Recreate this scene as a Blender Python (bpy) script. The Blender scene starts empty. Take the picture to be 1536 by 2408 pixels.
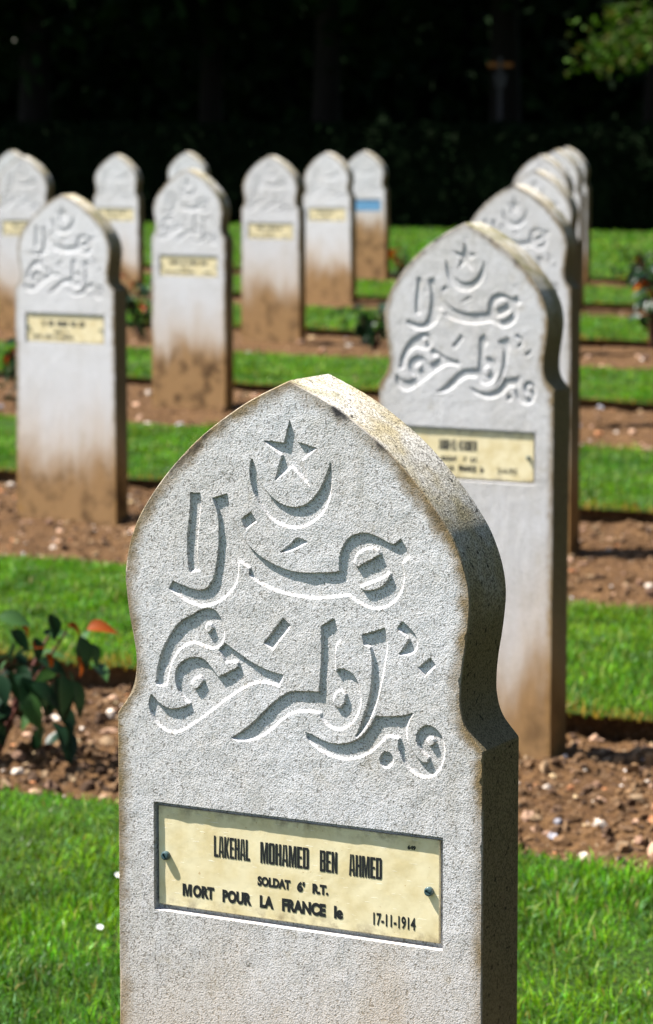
import bpy, math, random
import numpy as np
from mathutils import Vector, Matrix

rng = np.random.default_rng(7)
random.seed(7)
scn = bpy.context.scene
COL = scn.collection
R = math.radians

# ---------------------------------------------------------------- camera
cam_d = bpy.data.cameras.new("camera")
cam = bpy.data.objects.new("camera", cam_d)
COL.objects.link(cam)
scn.camera = cam
CAM_H = 1.46
cam.location = (0, 0, CAM_H)
TILT = math.atan((1204 - 272) / 7000)
cam.rotation_euler = (math.pi / 2 - TILT, 0, 0)
cam_d.sensor_fit = 'VERTICAL'
cam_d.sensor_height = 36.0
cam_d.sensor_width = 36.0
cam_d.lens = 7000 / 2408 * 36
cam_d.clip_end = 2000
cam_d.dof.use_dof = True
cam_d.dof.focus_distance = 2.80
cam_d.dof.aperture_fstop = 12.5
scn.render.resolution_x, scn.render.resolution_y = 653, 1024

# ---------------------------------------------------------------- light
YAW = R(27.948)                      # direction the rows of graves run in
SUN_EL = R(57)
SUN_BETA = R(20.5)                     # sun azimuth in front of the stones' faces
sa = YAW - SUN_BETA
sun_dir = Vector((-math.cos(sa) * math.cos(SUN_EL), math.sin(sa) * math.cos(SUN_EL), math.sin(SUN_EL)))
w = bpy.data.worlds.new("World")
scn.world = w
w.use_nodes = True
nt = w.node_tree
sky = nt.nodes.new("ShaderNodeTexSky")
sky.sky_type = 'NISHITA'
sky.sun_disc = False
sky.sun_elevation = SUN_EL
sky.sun_rotation = math.atan2(sun_dir.x, sun_dir.y)
nt.links.new(sky.outputs[0], nt.nodes["Background"].inputs[0])
nt.nodes["Background"].inputs[1].default_value = 0.066
sl = bpy.data.lights.new("sun", 'SUN')
sl.energy = 5.0
sl.angle = R(0.5)
sl.color = (1.0, 0.965, 0.915)
so = bpy.data.objects.new("sun", sl)
COL.objects.link(so)
so.location = (-20, 5, 40)
so.rotation_euler = (-sun_dir).to_track_quat('-Z', 'Y').to_euler()
vs = scn.view_settings
vs.view_transform = 'Standard'
vs.look = 'None'
vs.gamma = 1.0
vs.use_curve_mapping = False
vs.exposure = 1.66
scn.cycles.max_bounces = 5
scn.cycles.diffuse_bounces = 2
scn.cycles.transmission_bounces = 3
scn.cycles.glossy_bounces = 2

# ---------------------------------------------------------------- helpers
UX, UY = math.cos(YAW), -math.sin(YAW)      # along a row, to the right
NX, NY = math.sin(YAW), math.cos(YAW)       # across the rows, away from the camera


def un(U, N):
    return U * UX + N * NX, U * UY + N * NY


def tag(o, label=None, cat=None, group=None, kind=None):
    if label: o["label"] = label
    if cat: o["category"] = cat
    if group: o["group"] = group
    if kind: o["kind"] = kind
    return o


def link(name, me, parent=None, mats=()):
    o = bpy.data.objects.new(name, me)
    COL.objects.link(o)
    for m in mats:
        if me is not None and m.name not in [q.name for q in me.materials if q]:
            me.materials.append(m)
    if parent: o.parent = parent
    return o


def empty(name, loc, rz=0.0):
    o = bpy.data.objects.new(name, None)
    COL.objects.link(o)
    o.empty_display_size = 0.1
    o.location = loc
    o.rotation_euler = (0, 0, rz)
    return o


def np_mesh(name, V, Fq=None, Ft=None, smooth=False):
    me = bpy.data.meshes.new(name)
    V = np.asarray(V, np.float32)
    me.vertices.add(len(V))
    me.vertices.foreach_set("co", V.ravel())
    Fq = np.zeros((0, 4), np.int32) if Fq is None else np.asarray(Fq, np.int32)
    Ft = np.zeros((0, 3), np.int32) if Ft is None else np.asarray(Ft, np.int32)
    nl = Fq.size + Ft.size
    me.loops.add(nl)
    me.loops.foreach_set("vertex_index", np.concatenate([Fq.ravel(), Ft.ravel()]).astype(np.int32))
    npoly = len(Fq) + len(Ft)
    me.polygons.add(npoly)
    tot = np.concatenate([np.full(len(Fq), 4), np.full(len(Ft), 3)]).astype(np.int32)
    st = np.concatenate([[0], np.cumsum(tot)[:-1]]).astype(np.int32) if npoly else np.zeros(0, np.int32)
    me.polygons.foreach_set("loop_start", st)
    me.polygons.foreach_set("use_smooth", np.full(npoly, smooth))
    me.update(calc_edges=True)
    return me


def fattr(me, name, arr):
    a = me.attributes.new(name, 'FLOAT', 'POINT')
    a.data.foreach_set("value", np.asarray(arr, np.float32))


def cattr(me, name, arr):
    a = me.attributes.new(name, 'FLOAT_COLOR', 'POINT')
    arr = np.asarray(arr, np.float32)
    if arr.shape[1] == 3:
        arr = np.concatenate([arr, np.ones((len(arr), 1), np.float32)], 1)
    a.data.foreach_set("color", arr.ravel())


def vnoise(x, y, seed=0):
    def h(i, j):
        n = (i * 374761393 + j * 668265263 + seed * 974711) & 0x7fffffff
        n = ((n ^ (n >> 13)) * 1274126177) & 0x7fffffff
        return ((n ^ (n >> 16)) & 0xffff) / 65535.0
    xi = np.floor(x).astype(np.int64); yi = np.floor(y).astype(np.int64)
    fx = x - xi; fy = y - yi
    fx = fx * fx * (3 - 2 * fx); fy = fy * fy * (3 - 2 * fy)
    return ((h(xi, yi) * (1 - fx) + h(xi + 1, yi) * fx) * (1 - fy) +
            (h(xi, yi + 1) * (1 - fx) + h(xi + 1, yi + 1) * fx) * fy) * 2 - 1


def fbm(x, y, oct=4, seed=0):
    s = 0; a = 1.0
    for k in range(oct):
        s = s + a * vnoise(x, y, seed + k)
        x = x * 2.03 + 11.3; y = y * 2.03 - 7.7; a *= 0.5
    return s


def tube(pts, rad, sides=7):
    """tapered tube through pts; returns verts, quads"""
    pts = [Vector(p) for p in pts]
    V = []; F = []
    n = len(pts)
    for i, p in enumerate(pts):
        t = (pts[min(i + 1, n - 1)] - pts[max(i - 1, 0)]).normalized()
        a = t.cross(Vector((0.31, 0.17, 0.93)))
        if a.length < 1e-3: a = t.cross(Vector((1, 0, 0)))
        a.normalize(); b = t.cross(a)
        r = rad[i] if hasattr(rad, '__len__') else rad
        for k in range(sides):
            q = 2 * math.pi * k / sides
            V.append(p + (a * math.cos(q) + b * math.sin(q)) * r)
    for i in range(n - 1):
        for k in range(sides):
            k2 = (k + 1) % sides
            F.append((i * sides + k, i * sides + k2, (i + 1) * sides + k2, (i + 1) * sides + k))
    return [tuple(v) for v in V], F


def join(parts):
    V = []; F = []
    for v, f in parts:
        o = len(V)
        V += v
        F += [tuple(i + o for i in q) for q in f]
    return V, F


def py_mesh(name, V, F, smooth=False):
    me = bpy.data.meshes.new(name)
    me.from_pydata(V, [], F)
    me.update()
    if smooth:
        me.polygons.foreach_set("use_smooth", np.full(len(F), True))
    return me


def box(x0, x1, y0, y1, z0, z1):
    V = [(x, y, z) for z in (z0, z1) for y in (y0, y1) for x in (x0, x1)]
    F = [(0, 2, 3, 1), (4, 5, 7, 6), (0, 1, 5, 4), (1, 3, 7, 5), (3, 2, 6, 7), (2, 0, 4, 6)]
    return V, F


# ---------------------------------------------------------------- materials
class NT:
    def __init__(s, name):
        s.m = bpy.data.materials.new(name)
        s.m.use_nodes = True
        s.t = s.m.node_tree
        s.b = s.t.nodes["Principled BSDF"]
        s.out = s.t.nodes["Material Output"]

    def n(s, typ, **kw):
        nd = s.t.nodes.new(typ)
        for k, v in kw.items():
            if k.startswith('i_'):
                key = k[2:]
                key = int(key) if key.isdigit() else key.replace('_', ' ')
                nd.inputs[key].default_value = v
            else:
                setattr(nd, k, v)
        return nd

    def l(s, a, b):
        s.t.links.new(a, b)

    def val(s, sock, v):
        if hasattr(v, 'is_linked') or isinstance(v, bpy.types.NodeSocket): s.l(v, sock)
        else: sock.default_value = v

    def math(s, op, a, b=0.0, clamp=False):
        nd = s.n("ShaderNodeMath", operation=op, use_clamp=clamp)
        s.val(nd.inputs[0], a); s.val(nd.inputs[1], b)
        return nd.outputs[0]

    def noise(s, vec, scale, detail=2.0, rough=0.5):
        nd = s.n("ShaderNodeTexNoise", i_Scale=scale, i_Detail=detail, i_Roughness=rough)
        if vec is not None: s.l(vec, nd.inputs["Vector"])
        return nd.outputs["Fac"]

    def ramp(s, fac, a, b, va=0.0, vb=1.0):
        nd = s.n("ShaderNodeMapRange", interpolation_type='SMOOTHSTEP')
        s.l(fac, nd.inputs[0])
        for i, v in zip((1, 2, 3, 4), (a, b, va, vb)):
            s.val(nd.inputs[i], v)
        return nd.outputs[0]

    def mix(s, fac, a, b, mode='MIX'):
        nd = s.n("ShaderNodeMix", data_type='RGBA', blend_type=mode)
        s.val(nd.inputs[0], fac)
        for i, v in ((6, a), (7, b)):
            if isinstance(v, bpy.types.NodeSocket): s.l(v, nd.inputs[i])
            else: nd.inputs[i].default_value = (v[0], v[1], v[2], 1)
        return nd.outputs[2]

    def bump(s, h, strength, dist, prev=None):
        nd = s.n("ShaderNodeBump", i_Strength=strength, i_Distance=dist)
        s.l(h, nd.inputs["Height"])
        if prev is not None: s.l(prev, nd.inputs["Normal"])
        return nd.outputs[0]

    def base(s, c):
        if isinstance(c, bpy.types.NodeSocket): s.l(c, s.b.inputs["Base Color"])
        else: s.b.inputs["Base Color"].default_value = (c[0], c[1], c[2], 1)

    def set(s, rough=None, spec=None):
        if rough is not None: s.b.inputs["Roughness"].default_value = rough
        if spec is not None: s.b.inputs["Specular IOR Level"].default_value = spec


def mat_plain(name, col, rough=0.6, spec=0.3, var=0.15, scale=40):
    t = NT(name)
    tc = t.n("ShaderNodeTexCoord").outputs["Object"]
    f = t.noise(tc, scale, 3)
    dk = tuple(c * (1 - var) for c in col); lt = tuple(min(1, c * (1 + var)) for c in col)
    t.base(t.mix(f, dk, lt))
    t.set(rough, spec)
    return t.m


def mat_stone():
    t = NT("granular_stone")
    tc = t.n("ShaderNodeTexCoord").outputs["Object"]
    oi = t.n("ShaderNodeObjectInfo")
    rnd = oi.outputs["Random"]
    off = t.n("ShaderNodeVectorMath", operation='SCALE')
    cmb = t.n("ShaderNodeCombineXYZ", i_0=13.0, i_1=7.0, i_2=5.0)
    t.l(cmb.outputs[0], off.inputs[0]); t.l(rnd, off.inputs["Scale"])
    add = t.n("ShaderNodeVectorMath", operation='ADD')
    t.l(tc, add.inputs[0]); t.l(off.outputs[0], add.inputs[1])
    P = add.outputs[0]
    sx = t.n("ShaderNodeSeparateXYZ"); t.l(tc, sx.inputs[0])
    z = sx.outputs[2]
    edge = t.n("ShaderNodeAttribute", attribute_name="edge").outputs["Fac"]
    side = t.n("ShaderNodeAttribute", attribute_name="side").outputs["Fac"]
    st = t.n("ShaderNodeAttribute", attribute_type='OBJECT', attribute_name="stain").outputs["Fac"]
    big = t.noise(P, 6, 2, 0.6)
    mid = t.noise(P, 55, 2, 0.6)
    col = t.mix(t.ramp(big, 0.3, 0.7), (0.575, 0.565, 0.575), (0.52, 0.50, 0.49))
    col = t.mix(t.ramp(mid, 0.45, 0.75, 0, 0.25), col, (0.44, 0.42, 0.38))
    # grain
    g = t.noise(P, 720, 1, 0.6)
    col = t.mix(t.ramp(g, 0.36, 0.60, 0.0, 1.0), t.mix(0.42, col, (0.26, 0.23, 0.18)), col)
    # dark open pores
    po = t.noise(P, 560, 1, 0.5)
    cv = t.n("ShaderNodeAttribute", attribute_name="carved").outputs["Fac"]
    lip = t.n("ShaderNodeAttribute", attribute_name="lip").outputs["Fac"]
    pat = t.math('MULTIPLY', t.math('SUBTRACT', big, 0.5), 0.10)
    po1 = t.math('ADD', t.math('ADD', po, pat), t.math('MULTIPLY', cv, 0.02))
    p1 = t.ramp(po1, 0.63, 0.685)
    po2 = t.math('ADD', t.noise(P, 330, 0, 0.5), t.math('MULTIPLY', pat, 0.7))
    pore = t.math('MAXIMUM', p1, t.ramp(po2, 0.70, 0.735))
    col = t.mix(t.math('MULTIPLY', pore, 0.55), col, (0.05, 0.038, 0.022))
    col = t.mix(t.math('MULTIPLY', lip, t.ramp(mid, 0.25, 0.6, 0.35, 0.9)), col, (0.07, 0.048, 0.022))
    ms = t.n("ShaderNodeMapping"); ms.inputs["Scale"].default_value = (38, 38, 2.5); t.l(P, ms.inputs[0])
    stk = t.math('MULTIPLY', t.ramp(t.noise(ms.outputs[0], 1.0, 3, 0.6), 0.52, 0.72), t.ramp(big, 0.35, 0.65))
    col = t.mix(t.math('MULTIPLY', stk, 0.32), col, (0.27, 0.24, 0.19))
    sp = t.ramp(t.noise(P, 24, 3, 0.7), 0.60, 0.72)
    col = t.mix(t.math('MULTIPLY', sp, 0.30), col, (0.30, 0.25, 0.17))
    cl_ = t.n("ShaderNodeAttribute", attribute_type='OBJECT', attribute_name="clean").outputs["Fac"]
    col = t.mix(cl_, col, (0.70, 0.70, 0.71))
    # brown grime creeping in from the arrises
    en = t.math('ADD', edge, t.math('MULTIPLY', t.math('SUBTRACT', mid, 0.5), 0.020))
    e1 = t.ramp(en, 0.0, 0.017, 1.0, 0.0)
    col = t.mix(t.math('MULTIPLY', e1, t.ramp(t.noise(P, 8, 2, 0.6), 0.35, 0.6, 0.45, 0.95)), col, (0.17, 0.115, 0.048))
    e2 = t.ramp(en, 0.0, 0.010, 1.0, 0.0)
    apex = t.ramp(z, 1.02, 1.2)
    col = t.mix(t.math('MULTIPLY', t.math('MULTIPLY', e2, apex), t.ramp(t.noise(P, 35, 3), 0.45, 0.62)), col, (0.03, 0.028, 0.03))
    # sides: ochre lichen, black specks, algae; lit top and lower shade painted into colour
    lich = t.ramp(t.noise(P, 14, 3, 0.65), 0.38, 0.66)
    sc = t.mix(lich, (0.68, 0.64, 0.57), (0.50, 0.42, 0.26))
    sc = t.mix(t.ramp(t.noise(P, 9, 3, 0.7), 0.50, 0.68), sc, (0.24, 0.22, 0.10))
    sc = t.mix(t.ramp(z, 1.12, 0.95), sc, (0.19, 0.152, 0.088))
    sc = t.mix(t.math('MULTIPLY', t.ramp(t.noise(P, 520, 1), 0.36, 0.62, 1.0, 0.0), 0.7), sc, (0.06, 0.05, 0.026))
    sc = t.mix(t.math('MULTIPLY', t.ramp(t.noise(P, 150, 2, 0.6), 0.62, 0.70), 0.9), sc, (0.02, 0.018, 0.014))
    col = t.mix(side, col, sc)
    # soil stain rising from the bed
    mp = t.n("ShaderNodeMapping"); mp.inputs["Scale"].default_value = (9, 9, 2.2)
    t.l(P, mp.inputs[0])
    s1 = t.noise(mp.outputs[0], 1.0, 4, 0.55)
    s2 = t.noise(P, 11, 4, 0.6)
    hgt = t.math('SUBTRACT', z, t.math('MULTIPLY', t.math('SUBTRACT', s1, 0.5), 0.42))
    f1 = t.ramp(hgt, st, t.math('SUBTRACT', st, 0.46))
    col = t.mix(t.math('MULTIPLY', f1, 0.80), col, (0.40, 0.27, 0.135))
    f2 = t.ramp(hgt, t.math('SUBTRACT', st, 0.20), t.math('SUBTRACT', st, 0.40))
    col = t.mix(t.math('MULTIPLY', f2, 0.75), col, (0.23, 0.112, 0.025))
    f3 = t.math('MULTIPLY', t.ramp(hgt, t.math('SUBTRACT', st, 0.26), t.math('SUBTRACT', st, 0.46)), t.ramp(s2, 0.45, 0.65))
    col = t.mix(t.math('MULTIPLY', f3, t.ramp(rnd, 0.0, 1.0, 0.45, 0.95)), col, (0.065, 0.035, 0.015))
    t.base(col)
    t.set(0.9, 0.15)
    h = t.math('SUBTRACT', g, t.math('MULTIPLY', pore, 0.9))
    b2 = t.bump(h, 0.6, 0.0009)
    t.l(b2, t.b.inputs["Normal"])
    return t.m


def mat_plaque(name, c1, c2):
    t = NT(name)
    tc = t.n("ShaderNodeTexCoord").outputs["Object"]
    oi = t.n("ShaderNodeObjectInfo")
    n1 = t.noise(tc, 28, 4, 0.6)
    col = t.mix(t.ramp(n1, 0.35, 0.7), c1, c2)
    sx = t.n("ShaderNodeSeparateXYZ"); t.l(tc, sx.inputs[0])
    # grime collected along the top and bottom rims
    dv = t.math('ABSOLUTE', sx.outputs[2], 0)
    gr = t.math('MULTIPLY', t.ramp(dv, 0.036, 0.0505), t.ramp(t.noise(tc, 45, 4, 0.7), 0.42, 0.68))
    col = t.mix(t.math('MULTIPLY', gr, 0.8), col, (0.22, 0.16, 0.10))
    sp = t.ramp(t.noise(tc, 190, 2), 0.70, 0.74)
    col = t.mix(t.math('MULTIPLY', sp, 0.5), col, (0.35, 0.18, 0.05))
    # fine scratches
    mp = t.n("ShaderNodeMapping"); mp.inputs["Rotation"].default_value = (0, R(8), 0)
    mp.inputs["Scale"].default_value = (60, 1, 900); t.l(tc, mp.inputs[0])
    sc = t.ramp(t.noise(mp.outputs[0], 1.0, 1), 0.70, 0.74)
    col = t.mix(t.math('MULTIPLY', sc, 0.5), col, (0.95, 0.93, 0.85))
    t.base(col)
    t.set(0.34, 0.45)
    b = t.bump(t.noise(tc, 60, 3), 0.18, 0.002)
    b = t.bump(sc, 0.4, 0.0003, b)
    t.l(b, t.b.inputs["Normal"])
    return t.m


def mat_leafy(name, attr="col", rough=0.45, trans=0.35, spec=0.35):
    t = NT(name)
    c = t.n("ShaderNodeAttribute", attribute_name=attr).outputs["Color"]
    t.base(c)
    t.set(rough, spec)
    tr = t.n("ShaderNodeBsdfTranslucent")
    cm = t.mix(1.0, c, (1.3, 1.25, 0.7), 'MULTIPLY')
    t.l(cm, tr.inputs[0])
    mx = t.n("ShaderNodeMixShader", i_0=trans)
    t.l(t.b.outputs[0], mx.inputs[1]); t.l(tr.outputs[0], mx.inputs[2])
    t.l(mx.outputs[0], t.out.inputs[0])
    return t.m


def mat_leaf_const(name, col, rough=0.5, trans=0.25, spec=0.2):
    t = NT(name)
    tc = t.n("ShaderNodeTexCoord").outputs["Object"]
    c = t.mix(t.noise(tc, 60, 3), tuple(v * 0.7 for v in col), tuple(v * 1.3 for v in col))
    t.base(c)
    t.set(rough, spec)
    tr = t.n("ShaderNodeBsdfTranslucent"); t.l(c, tr.inputs[0])
    mx = t.n("ShaderNodeMixShader", i_0=trans)
    t.l(t.b.outputs[0], mx.inputs[1]); t.l(tr.outputs[0], mx.inputs[2])
    t.l(mx.outputs[0], t.out.inputs[0])
    return t.m


def mat_soil():
    t = NT("bed_soil")
    tc = t.n("ShaderNodeTexCoord").outputs["Object"]
    n1 = t.noise(tc, 5, 5, 0.65)
    n2 = t.noise(tc, 60, 4, 0.7)
    c = t.mix(t.ramp(n1, 0.3, 0.7), (0.090, 0.047, 0.019), (0.140, 0.076, 0.031))
    c = t.mix(t.ramp(n2, 0.35, 0.7, 0.75, 0.0), c, (0.045, 0.022, 0.010))
    c = t.mix(t.ramp(t.noise(tc, 140, 2), 0.62, 0.72, 0, 0.6), c, (0.30, 0.20, 0.13))
    t.base(c); t.set(0.95, 0.1)
    b = t.bump(n2, 0.8, 0.012)
    b = t.bump(t.noise(tc, 260, 2), 0.6, 0.004, b)
    t.l(b, t.b.inputs["Normal"])
    return t.m


def mat_turf():
    t = NT("turf_ground")
    tc = t.n("ShaderNodeTexCoord").outputs["Object"]
    n1 = t.noise(tc, 1.3, 4, 0.6)
    n2 = t.noise(tc, 90, 4, 0.7)
    c = t.mix(t.ramp(n1, 0.3, 0.7), (0.036, 0.11, 0.004), (0.062, 0.145, 0.006))
    c = t.mix(t.ramp(n2, 0.3, 0.7), tuple(v * 0.35 for v in (0.03, 0.06, 0.006)), c)
    t.base(c); t.set(0.85, 0.15)
    t.l(t.bump(n2, 0.9, 0.03), t.b.inputs["Normal"])
    return t.m


def mat_attr(name, rough=0.8, spec=0.25, bscale=0):
    t = NT(name)
    t.base(t.n("ShaderNodeAttribute", attribute_name="col").outputs["Color"])
    t.set(rough, spec)
    if bscale:
        tc = t.n("ShaderNodeTexCoord").outputs["Object"]
        t.l(t.bump(t.noise(tc, bscale, 3), 0.4, 0.004), t.b.inputs["Normal"])
    return t.m


def mat_bark():
    t = NT("tree_bark")
    tc = t.n("ShaderNodeTexCoord").outputs["Object"]
    mp = t.n("ShaderNodeMapping"); mp.inputs["Scale"].default_value = (14, 14, 2); t.l(tc, mp.inputs[0])
    n1 = t.noise(mp.outputs[0], 1, 5, 0.65)
    t.base(t.mix(n1, (0.005, 0.004, 0.003), (0.016, 0.012, 0.009)))
    t.set(0.95, 0.1)
    t.l(t.bump(n1, 0.9, 0.03), t.b.inputs["Normal"])
    return t.m


M_STONE = mat_stone()
M_PLAQUE = mat_plaque("cream_plaque", (0.72, 0.625, 0.40), (0.61, 0.50, 0.275))
M_BLUE = mat_plaque("blue_plaque", (0.13, 0.30, 0.47), (0.10, 0.25, 0.42))
M_INK = mat_plain("black_lettering", (0.012, 0.012, 0.014), 0.45, 0.4)
M_SCREW = mat_plain("verdigris_screw", (0.035, 0.07, 0.075), 0.4, 0.6, 0.5, 600)
M_SOIL = mat_soil()
M_TURF = mat_turf()
M_GRASS = mat_leafy("grass_blades", "col", 0.45, 0.28, 0.2)
M_LEAF = mat_leafy("tree_leaves", "col", 0.7, 0.25, 0.08)
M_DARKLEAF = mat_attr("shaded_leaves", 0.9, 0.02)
M_PEB = mat_attr("pebbles", 0.8, 0.25, 90)
M_BARK = mat_bark()
M_RGREEN = mat_leaf_const("rose_leaf_green", (0.009, 0.028, 0.010), 0.38)
M_RLIGHT = mat_leaf_const("rose_leaf_light", (0.035, 0.085, 0.020), 0.4)
M_RRED = mat_leaf_const("rose_leaf_red", (0.20, 0.040, 0.003), 0.6, 0.25, 0.1)
M_STEM = mat_plain("rose_stem", (0.10, 0.035, 0.025), 0.5)
M_PETAL = mat_leaf_const("rose_petal", (0.16, 0.006, 0.008), 0.6, 0.3)
M_CROSSW = mat_plain("rust_brown_wood", (0.26, 0.085, 0.018), 0.7, 0.2, 0.3, 12)
M_CROSSG = mat_plain("grey_weathered_wood", (0.05, 0.042, 0.040), 0.8, 0.2, 0.3, 12)

# ---------------------------------------------------------------- traced carving (face plane, tenths of mm from the apex)
CARVE = (
    "-48,-359 40,-569 258,-620 97,-756 182,-1010 -20,-828 -220,-977 -140,-719 -355,-572 -110,-586;"
    "-462,-740 -491,-830 -487,-929 -463,-1042 -407,-1167 -334,-1262 -254,-1342 -141,-1399 -13,-1419 115,-1397 226,-1333 321,-1249 385,-1133 413,-1005 416,-878 403,-708 369,-825 321,-940 258,-1042 179,-1131 83,-1187 -13,-1204 -125,-1185 -221,-1134 -301,-1061 -366,-979 -406,-882 -434,-799;"
    "-1155,-1130 -1036,-1123 -1023,-1204 -1037,-1335 -1055,-1480 -1068,-1625 -1070,-1785 -1044,-1899 -1166,-1929 -1182,-1850 -1193,-1706 -1192,-1561 -1171,-1415 -1156,-1270;"
    "-904,-1168 -732,-1109 -695,-1292 -643,-1382 -587,-1492 -514,-1588 -417,-1674 -287,-1744 -142,-1798 18,-1829 202,-1823 361,-1809 485,-1789 488,-1661 511,-1575 551,-1502 606,-1442 676,-1412 770,-1393 863,-1411 956,-1447 1034,-1484 1080,-1487 1145,-1425 1212,-1527 1253,-1601 1169,-1670 1185,-1738 1190,-1808 1178,-1889 1144,-1976 1082,-2051 989,-2110 896,-2135 802,-2126 708,-2093 630,-2050 591,-2022 488,-2043 361,-2066 202,-2083 -62,-2067 -256,-2025 -418,-1965 -499,-1906 -498,-1838 -599,-1780 -610,-1910 -621,-1966 -646,-2025 -712,-2102 -795,-2173 -894,-2227 -1010,-2258 -1110,-2244 -1210,-2215 -1326,-2151 -1405,-2105 -1354,-2014 -1242,-2048 -1142,-2077 -1042,-2084 -976,-2064 -926,-2002 -893,-1945 -867,-1828 -845,-1682 -833,-1537 -837,-1394 -853,-1294;"
    "-584,-1353 -472,-1271 -404,-1371 -534,-1463;"
    "-197,-1676 -77,-1594 38,-1488 174,-1527 3,-1624;"
    "-1561,-3072 -1552,-2929 -1517,-2794 -1456,-2656 -1380,-2533 -1295,-2431 -1244,-2390 -1144,-2339 -1060,-2281 -977,-2254 -894,-2258 -845,-2293 -804,-2355 -771,-2425 -762,-2497 -780,-2571 -814,-2624 -880,-2663 -946,-2666 -1013,-2651 -1079,-2628 -1137,-2624 -1213,-2654 -1297,-2724 -1365,-2825 -1400,-2931 -1423,-3065 -1494,-3095;"
    "-767,-2584 -633,-2660 -502,-2736 -372,-2789 -258,-2823 -109,-2846 -166,-2978 -258,-2956 -356,-2947 -454,-2970 -585,-3040 -734,-3141 -884,-3257 -1017,-3358 -1152,-3452 -1270,-3522 -1354,-3550 -1438,-3539 -1523,-3498 -1590,-3431 -1640,-3336 -1651,-3248 -1618,-3164 -1554,-3225 -1470,-3283 -1369,-3299 -1268,-3272 -1184,-3234 -1250,-3189 -1317,-3100 -1345,-2985 -1329,-2895 -1273,-2817 -1180,-2765 -1063,-2745 -980,-2777 -914,-2844 -842,-2928 -629,-2813 -633,-2776 -768,-2788 -814,-2704 -847,-2666;"
    "-119,-2283 -27,-2358 -236,-2622 -342,-2556;"
    "-714,-3528 -604,-3457 -488,-3373 -390,-3276 -291,-3180 -194,-3091 -96,-3025 -16,-2993 97,-2982 265,-2974 281,-2840 294,-2624 294,-2329 441,-2243 476,-2353 514,-2463 457,-2519 454,-2625 457,-2760 485,-2727 568,-2729 647,-2771 697,-2845 726,-2942 735,-3027 720,-3113 679,-3203 616,-3280 536,-3328 457,-3343 377,-3318 298,-3254 276,-3195 177,-3193 65,-3197 -32,-3228 -129,-3295 -227,-3391 -341,-3478 -456,-3531 -555,-3553 -653,-3552;"
    "729,-2381 850,-2343 984,-2287 1001,-2394 1015,-2478 999,-2578 976,-2721 945,-2865 906,-3011 859,-3143 805,-3248 742,-3332 682,-3391 660,-3376 695,-3316 726,-3234 773,-3108 812,-2977 835,-2819 843,-2676 835,-2564 816,-2506 753,-2486;"
    "126,-3383 202,-3403 298,-3441 409,-3470 521,-3461 632,-3429 726,-3374 808,-3283 886,-3155 992,-3147 1117,-3133 1210,-3110 1298,-3077 1249,-3155 1218,-3250 1219,-3335 1250,-3417 1312,-3496 1382,-3552 1429,-3550 1441,-3511 1413,-3492 1359,-3448 1320,-3382 1309,-3319 1322,-3268 1365,-3215 1427,-3185 1504,-3198 1565,-3249 1607,-3311 1621,-3380 1619,-3479 1592,-3580 1529,-3667 1445,-3710 1352,-3706 1259,-3664 1189,-3601 1150,-3512 1115,-3431 1129,-3355 1016,-3345 962,-3403 884,-3482 790,-3552 679,-3600 553,-3625 409,-3606 298,-3570 201,-3518 134,-3457;"
    "1077,-3565 1070,-3602 1052,-3633 1025,-3654 994,-3661 964,-3653 941,-3631 928,-3599 928,-3562 941,-3527 964,-3500 993,-3486 1024,-3487 1052,-3502 1070,-3530;"
    "1163,-2212 1214,-2250 1284,-2308 1323,-2368 1337,-2437 1308,-2505 1239,-2546 1112,-2553 1164,-2486 1223,-2393 1161,-2339 1099,-2298;"
    "1326,-2648 1462,-2538 1527,-2617 1401,-2743;"
)
ISLANDS = (
    "653,-1706 676,-1627 754,-1573 832,-1550 895,-1560 918,-1596 833,-1647 747,-1695 677,-1735;"
    "724,-1931 833,-1887 942,-1837 1023,-1786 1012,-1832 958,-1892 880,-1933 802,-1950 747,-1947;"
    "-985,-2474 -970,-2427 -932,-2421 -915,-2451 -937,-2489 -970,-2499;"
    "-1152,-3033 -1115,-2983 -1048,-2955 -1025,-2985 -1062,-3043 -1116,-3077;"
    "430,-3048 457,-2978 512,-2952 555,-2986 547,-3058 497,-3109 449,-3103;"
    "1437,-3356 1458,-3318 1492,-3322 1504,-3349 1482,-3380 1451,-3383;"
)


def parse(s):
    return [np.array([[float(c) * 1e-4 for c in p.split(',')] for p in poly.split()]) for poly in s.split(';') if poly.strip()]


def sdf(P, polys):
    """signed distance (negative inside, even-odd) and nearest point, for (n,2) points"""
    n = len(P)
    best = np.full(n, 1e9); near = np.zeros((n, 2)); ins = np.zeros(n, bool)
    for poly in polys:
        A = poly; B = np.roll(poly, -1, 0)
        for a, b in zip(A, B):
            d = b - a
            t = np.clip(((P - a) @ d) / max(d @ d, 1e-12), 0, 1)
            q = a + t[:, None] * d
            e = P - q
            dd = e[:, 0] ** 2 + e[:, 1] ** 2
            m = dd < best
            best[m] = dd[m]; near[m] = q[m]
            if a[1] != b[1]:
                c = (a[1] > P[:, 1]) != (b[1] > P[:, 1])
                xi = a[0] + (P[:, 1] - a[1]) * d[0] / d[1]
                ins ^= c & (P[:, 0] < xi)
    s = np.sqrt(best)
    return np.where(ins, -s, s), near


def smooth_closed(p, it=1, ang=50):
    """corner-preserving Chaikin rounding of traced polygons"""
    for _ in range(it):
        a = np.roll(p, 1, 0); b = np.roll(p, -1, 0)
        u = p - a; v = b - p
        cs = (u * v).sum(1) / (np.linalg.norm(u, axis=1) * np.linalg.norm(v, axis=1) + 1e-12)
        out = []
        for i in range(len(p)):
            if cs[i] < math.cos(R(ang)):
                out.append(p[i])
            else:
                out.append(0.75 * p[i] + 0.25 * a[i]); out.append(0.75 * p[i] + 0.25 * b[i])
        p = np.array(out)
    return p


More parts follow.
